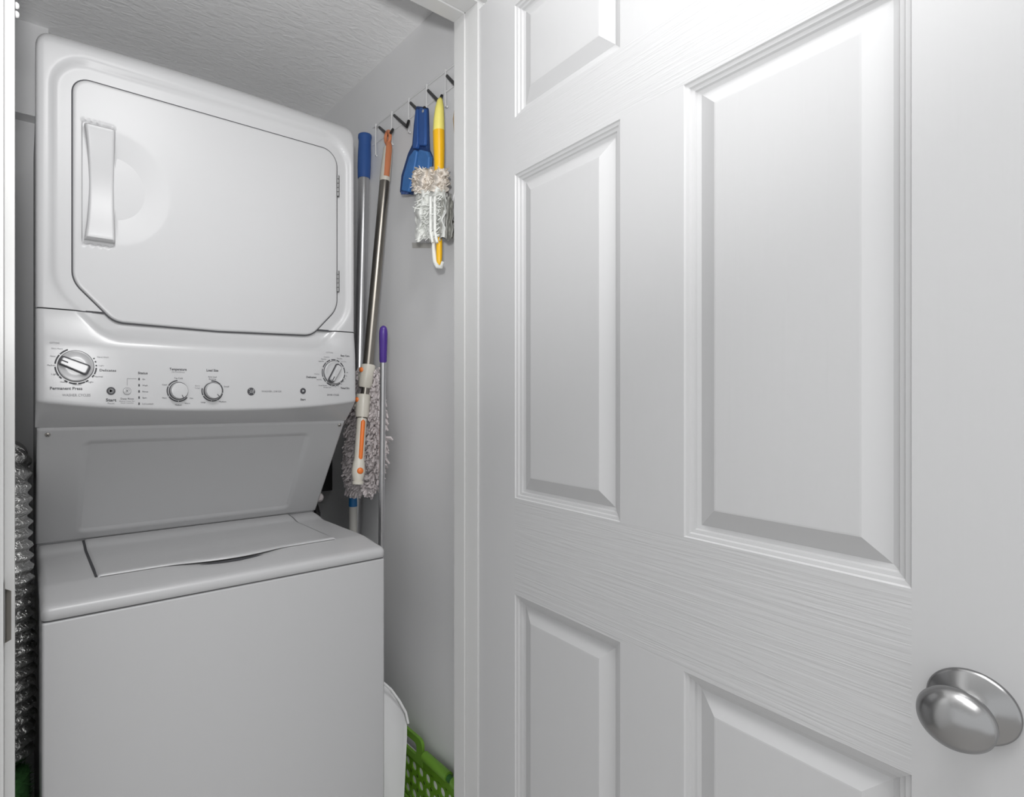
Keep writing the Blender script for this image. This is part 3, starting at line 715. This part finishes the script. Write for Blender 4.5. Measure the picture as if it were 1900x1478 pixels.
edgeR = [(680, 706), (720, 709), (760, 716), (800, 720), (850, 722), (880, 712), (900, 705), (922, 695)]
def ed(lst, v):
    for (v0, u0), (v1, u1) in zip(lst, lst[1:]):
        if v <= v1: return u0+(u1-u0)*(v-v0)/(v1-v0)
    return lst[-1][1]
for i in range(2600):
    v = rnd.uniform(684, 912); ul, ur = ed(edgeL, v), ed(edgeR, v); s = rnd.uniform(0, 1)
    u = ul+6+(ur-ul-12)*s; bulge = .026*sqrt(max(0, 1-(2*s-1)**2))
    sgn = -1 if rnd.random() < .8 else 1
    p = Vector(onX(u, v, .868+sgn*(bulge+rnd.uniform(-.008, .006))))
    d = Vector((sgn*.6, -(s-.5)*1.2+rnd.uniform(-.5, .5), rnd.uniform(-.9, .5))).normalized()
    L = rnd.uniform(.013, .024); sdv = Vector((rnd.uniform(-1, 1), rnd.uniform(-1, 1), rnd.uniform(-1, 1))).normalized()*.005
    b.tube([p, p+d*L*.5+sdv, p+d*L+Vector((0, 0, -L*.35))], [.0042, .0048, .0030], 5)
tag(obj('mop_strands', b, M['chenille'], mop, fix=False, smooth=60), kind='stuff')
# 4 stick with purple grip
t4 = Vector(onX(711.5, 605, .770)); s4 = Vector(onX(707.5, 1005, .832)); dv4 = s4-t4; b4 = t4+dv4*((ZF-t4.z)/dv4.z)
st = tag(empty('broom_stick', (b4.x, b4.y, ZF)), 'thin aluminium stick with rounded purple grip standing before the grey mop', 'stick')
def a4(v): return t4+dv4*((v-605)/400)
obj('tube', MB().tube([a4(664), b4+Vector((0, 0, .001))], .0082, 20), M['steel'], st)
obj('grip', MB().tube([a4(v) for v in (604, 605.5, 608, 612, 618, 630, 650, 664, 667)], [.002, .0062, .0090, .0106, .0114, .0112, .0103, .0100, .0092], 24), M['purple'], st, smooth=60)

# ---------------------------------------------------------------- things hanging from the rail
def W(u, v, X=.905): return Vector(onX(u, v, X))
# blue dustpan set, hung flat against the wall
dp = tag(empty('dustpan', tuple(W(770, 360))), 'blue dustpan with nested brush hanging from the wire rail', 'dustpan')
def plate(pts, X, th, m, name, bev=.003, r=.006):
    p3 = [onX(u, v, X) for u, v in pts]; poly = rpoly([(p[1], p[2], r) for p in p3], 4)
    return obj(name, MB().prism(poly, lambda y, z, h: (X+h, y, z), 0, th), M[m], dp, bevel=bev, smooth=35)
plate([(771, 196), (789, 198), (790, 250), (791, 274), (797, 288), (796, 320), (786, 338), (760, 360), (741, 357), (744, 325), (756, 285), (764, 268), (767, 230)], .905, .014, 'navy', 'pan_body')
plate([(777, 199), (788.5, 201), (788.5, 250), (788, 270), (777, 270), (776, 230)], .897, .010, 'blue', 'pan_handle', .003)
plate([(770, 204), (775, 200), (774.5, 262), (772, 275), (765, 276), (768, 235)], .894, .012, 'blue', 'brush_handle', .003)
plate([(758, 290), (768, 277), (773, 280), (770, 300), (764, 330), (757, 356), (744, 354), (747, 328)], .890, .014, 'blue2', 'brush_head', .004)
plate([(776, 276), (791, 280), (795.5, 290), (794, 318), (782, 334), (768, 348), (762, 350), (768, 325), (773, 300)], .889, .016, 'blue2', 'pan_scoop', .005)
b = MB()
for i in range(70):
    u = 745+13*i/70; p = Vector(onX(u+rnd.uniform(-.5, .5), 355, .893+rnd.uniform(0, .008)))
    b.tube([p, p+Vector((0, rnd.uniform(-.003, .003), -.008))], .0012, 4)
tag(obj('bristles', b, M['navy'], dp, fix=False), kind='stuff')
obj('hanging_hole', MB().lathe(W(785, 206, .8965), (-1, 0, 0), [(0, .004), (.0012, .004), (.0014, .0005)], 16), M['panelw'], dp)
# yellow feather duster
du = tag(empty('hand_duster', tuple(W(815, 497, .88))), 'yellow handled hand duster with pale fluffy head hanging from a hook', 'duster')
dX = .874
def hand(name, pts, m, flat=.75): 
    obj(name, MB().tube([W(u, v, dX) for u, v, _ in pts], [r for *_, r in pts], 20), M[m], du, smooth=60)
hand('handle_end', [(817.5, 181, .003), (816.5, 186, .0075), (815.5, 200, .0115), (814.5, 222, .0142), (814, 244, .0152)], 'yellowl')
hand('handle', [(814, 243.5, .0152), (814.5, 270, .0150), (815, 300, .0135), (815, 318, .0125)], 'yellow')
def ruffle(name, cen, size, m, seed, n=3, amp=.008, tilt=0.):
    rr = random.Random(seed); b = MB()
    for k in range(n):
        cu_, cv_ = cen[0]+rr.uniform(-3, 3), cen[1]+rr.uniform(-4, 4); X = dX-.012+k*.008
        ph = rr.uniform(0, 6)
        def fn(a, c):
            wv = 1+.16*noise.noise(Vector((c*4+ph, seed, k)))+.08*sin(c*17+ph)
            u = cu_+(a-.5)*size[0]*wv+tilt*(c-.5); v = cv_+(c-.5)*size[1]*(1+.10*sin(a*11+ph))
            xx = X+amp*sin(a*15+ph+3*c)+amp*.7*noise.noise(Vector((a*6, c*8, ph)))
            return onX(u, v, xx)
        b.grid(fn, 26, 34)
    return obj(name, b, M[m], du, fix=False, smooth=70)
ruffle('rear_fibres', (824, 402), (27, 75), 'fibreg', 2, 3, .010)
ruffle('fibre_sheet', (800, 393), (54, 95), 'fibre', 8, 4)
ruffle('top_fibres', (799, 335), (64, 42), 'fibrec', 11, 4, .012)
b = MB(); rr_ = random.Random(21)
for i in range(520):
    v = rr_.uniform(316, 440); top = v < 352; hw = 31 if top else 25-4*((v-352)/88)
    u = 799+rr_.uniform(-hw, hw); X = dX-.020+rr_.uniform(0, .034)
    p = Vector(onX(u, v, X)); d = Vector((rr_.uniform(-1, .3), rr_.uniform(-1, 1)*.9, rr_.uniform(-.9, .9 if top else .1))).normalized(); L = rr_.uniform(.010, .020)
    k = Vector((rr_.uniform(-1, 1), rr_.uniform(-1, 1), rr_.uniform(-1, 1))).normalized()*.004
    b.tube([p, p+d*L*.5+k, p+d*L], [.0016, .0017, .0009], 5, m=0 if top else 1)
tag(obj('fluff', b, [M['fibrec'], M['fibre']], du, fix=False), kind='stuff')
b = MB()
for sx in (-1, 1):
    b.tube([W(803+sx*4+(4 if v > 430 else 0), v, dX-.026) for v in (365, 400, 430, 450)], [.0035, .0040, .0042, .0040], 10)
b.tube([W(u, v, dX-.020) for u, v in ((804, 430), (805, 465), (807, 485), (812, 495), (819, 495), (822, 485))], [.004, .0055, .006, .0058, .005, .004], 12)
obj('prong', b, M['fibre'], du, smooth=60)
obj('prong_tip', MB().tube([W(815, v, dX-.014) for v in (440, 448, 470, 488, 493)], [.005, .0078, .0080, .0068, .003], 14), M['yellow'], du, smooth=60)
# paper tag on the wall behind the duster
tagp = tag(obj('masking_tape', MB().prism([(onX(u, v, XR)[1], onX(u, v, XR)[2]) for u, v in ((765, 450), (800, 451), (800, 460), (766, 460))], lambda y, z, h: (XR-.0016+h, y, z), 0, .0012), M['creamg']), 'short grey tape strip on the closet wall beside the duster tip', 'tape')
# brush with wooden handle, mostly hidden by the jamb
wb = tag(empty('wooden_brush', tuple(W(850, 430, .89))), 'tan wooden handled wire whisk hanging at the jamb edge', 'whisk')
obj('handle', MB().tube([W(u, v, .89) for u, v in ((853, 170), (850, 195), (848, 220), (849, 250), (851, 280))], [.004, .0085, .0105, .0085, .006], 16), M['wood'], wb, smooth=60)
obj('ferrule', MB().tube([W(851, 278, .89), W(851, 335, .89)], .0042, 12), M['steel'], wb)
b = MB()
for k, off in enumerate((-14, -9, -4, 2, 8, 13)):
    b.tube([W(851, 333, .89), W(851+off*.6, 360, .89+.012*sin(k)), W(851+off, 390, .89+.018*sin(k)), W(851+off*.8, 408, .89+.012*sin(k)), W(851, 413, .89)], .0017, 6)
obj('whisk_wire', b, M['wire'], wb, smooth=60)
fl = MB()
rr = random.Random(4)
for i in range(260):
    p = W(rr.uniform(834, 862), rr.uniform(408, 438), .905+rr.uniform(-.012, .02)); d = Vector((rr.uniform(-1, 1), rr.uniform(-1, 1), rr.uniform(-1, 1))).normalized()*.009
    fl.tube([p, p+d], [.0028, .0018], 5)
fo = tag(obj('fibre_tuft', fl, M['fibreg'], fix=False), 'dusty grey fibre tuft hanging behind the white whisk wires', 'duster')

# ---------------------------------------------------------------- floor of the right gap
bin_ = tag(empty('laundry_bin', (.80, 1.38, ZF)), 'white plastic bin with rounded shoulders in the gap right of the washer', 'bin')
prof = [(.728, ZF), (.822, ZF), (.834, -1.05), (.843, -.90), (.843, -.865), (.836, -.835), (.818, -.800), (.795, -.765), (.772, -.742), (.745, -.728), (.724, -.725), (.7215, -.80), (.7215, -1.05)]
b = MB(); n = len(prof)
secs = [(1.245, .97), (1.250, .99), (1.258, 1.0), (1.41, 1.0), (1.43, .98)]
vs = []
for y, s in secs:
    for (x, z) in prof: vs.append((.782+(x-.782)*s, y+ (0 if z < -.85 else (z+.85)*.35*(1 if y < 1.3 else 0)), ZF+(z-ZF)*s))
fs = [(i*n+k, i*n+(k+1) % n, (i+1)*n+(k+1) % n, (i+1)*n+k) for i in range(len(secs)-1) for k in range(n)]+[tuple(range(n)), tuple((len(secs)-1)*n+k for k in range(n))]
b.add(vs, fs); obj('body', b, M['binw'], bin_, smooth=50)
obj('rim', MB().tube([(.7235, 1.262, -.722), (.745, 1.262, -.7285), (.772, 1.257, -.744), (.795, 1.252, -.768), (.818, 1.247, -.803), (.836, 1.243, -.838), (.8425, 1.241, -.868)], .0035, 8), M['binw'], bin_)
# green folding crate leaning flat on the wall
cr = tag(empty('folding_crate', (.93, 1.28, ZF)), 'green folded plastic crate with round holes standing against the wall', 'crate')
XC = .922
PY, PZ = .0335, .0400; Y0c, Z0c = 1.43, -1.042-.0
b = MB()
ny = 14; nz = 3
yA = 1.445; zA = -1.040                                # first cell corner
yend = yA-ny*PY
for i in range(ny):
    for j in range(nz):
        yc = yA-(i+.5)*PY; zc = zA-(j+.5)*PZ; hr = .0108; seg = 16
        for (xx, flip) in ((XC, 0), (XC+.004, 1)):
            vs = []
            for k in range(seg):
                t = 2*pi*(k+.5)/seg; cxk, czk = cos(t), sin(t); m_ = max(abs(cxk), abs(czk))
                vs.append((xx, yc+hr*cxk, zc+hr*1.15*czk)); vs.append((xx, yc+PY/2*cxk/m_, zc+PZ/2*czk/m_))
            b.add(vs, [(2*k, 2*k+1, (2*k+3) % (2*seg), (2*k+2) % (2*seg)) for k in range(seg)])
        # hole wall
        b.add([(XC+h, yc+hr*cos(2*pi*(k+.5)/seg), zc+hr*1.15*sin(2*pi*(k+.5)/seg)) for k in range(seg) for h in (0, .004)],
              [(2*k, (2*k+2) % (2*seg), (2*k+3) % (2*seg), 2*k+1) for k in range(seg)])
zB = zA-nz*PZ
obj('side_panel', b, M['green'], cr, fix=False, smooth=0)
obj('liner', MB().box(XC+.0042, XC+.009, yend, yA, ZF+.004, -1.02), M['wire'], cr, smooth=0)
fb = MB().box(XC-.004, XC+.008, yend, yA, ZF, ZF+.016); obj('base_rail', fb, M['greenl'], cr, bevel=.002)
# upper band with a handle loop and a hinge barrel
hl = rpoly([(1.445, -1.040, 0), (1.445, -.966, .018), (1.285, -.966, .018), (1.282, -1.040, 0)], 6)
hole = rpoly([(1.425, -1.020, .010), (1.425, -.986, .010), (1.312, -.986, .010), (1.312, -1.020, .010)], 6)
ho = resample(hl, 96); hi = resample(hole, 96)
# align start points by angle about the hole centre
def angs(p): return math.atan2(p[1]+1.003, (p[0]-1.366)*.6)
ho.sort(key=angs); hi.sort(key=angs)
b = MB(); n = 96
vs = [(XC-.003, y, z) for y, z in ho]+[(XC-.003, y, z) for y, z in hi]+[(XC+.006, y, z) for y, z in hi]+[(XC+.006, y, z) for y, z in ho]
fs = []
for a0, a1 in ((0, 1), (1, 2), (2, 3), (3, 0)):
    for k in range(n): fs.append((a0*n+k, a0*n+(k+1) % n, a1*n+(k+1) % n, a1*n+k))
b.add(vs, fs); obj('handle_loop', b, M['greenl'], cr, smooth=40)
obj('top_band', MB().box(XC-.001, XC+.006, yend, 1.283, -1.041, -1.006), M['green'], cr, bevel=.002)
obj('hinge_barrel', MB().tube([(XC-.001, 1.272, -1.002), (XC-.001, 1.165, -1.002)], .014, 24), M['greenl'], cr)
obj('hinge_barrel', MB().tube([(XC-.001, 1.145, -1.004), (XC-.001, 1.000, -1.004)], .0135, 24), M['greenl'], cr)
obj('hinge_gap', MB().tube([(XC-.001, 1.166, -1.004), (XC-.001, 1.144, -1.004)], .0095, 24), M['turf'], cr)
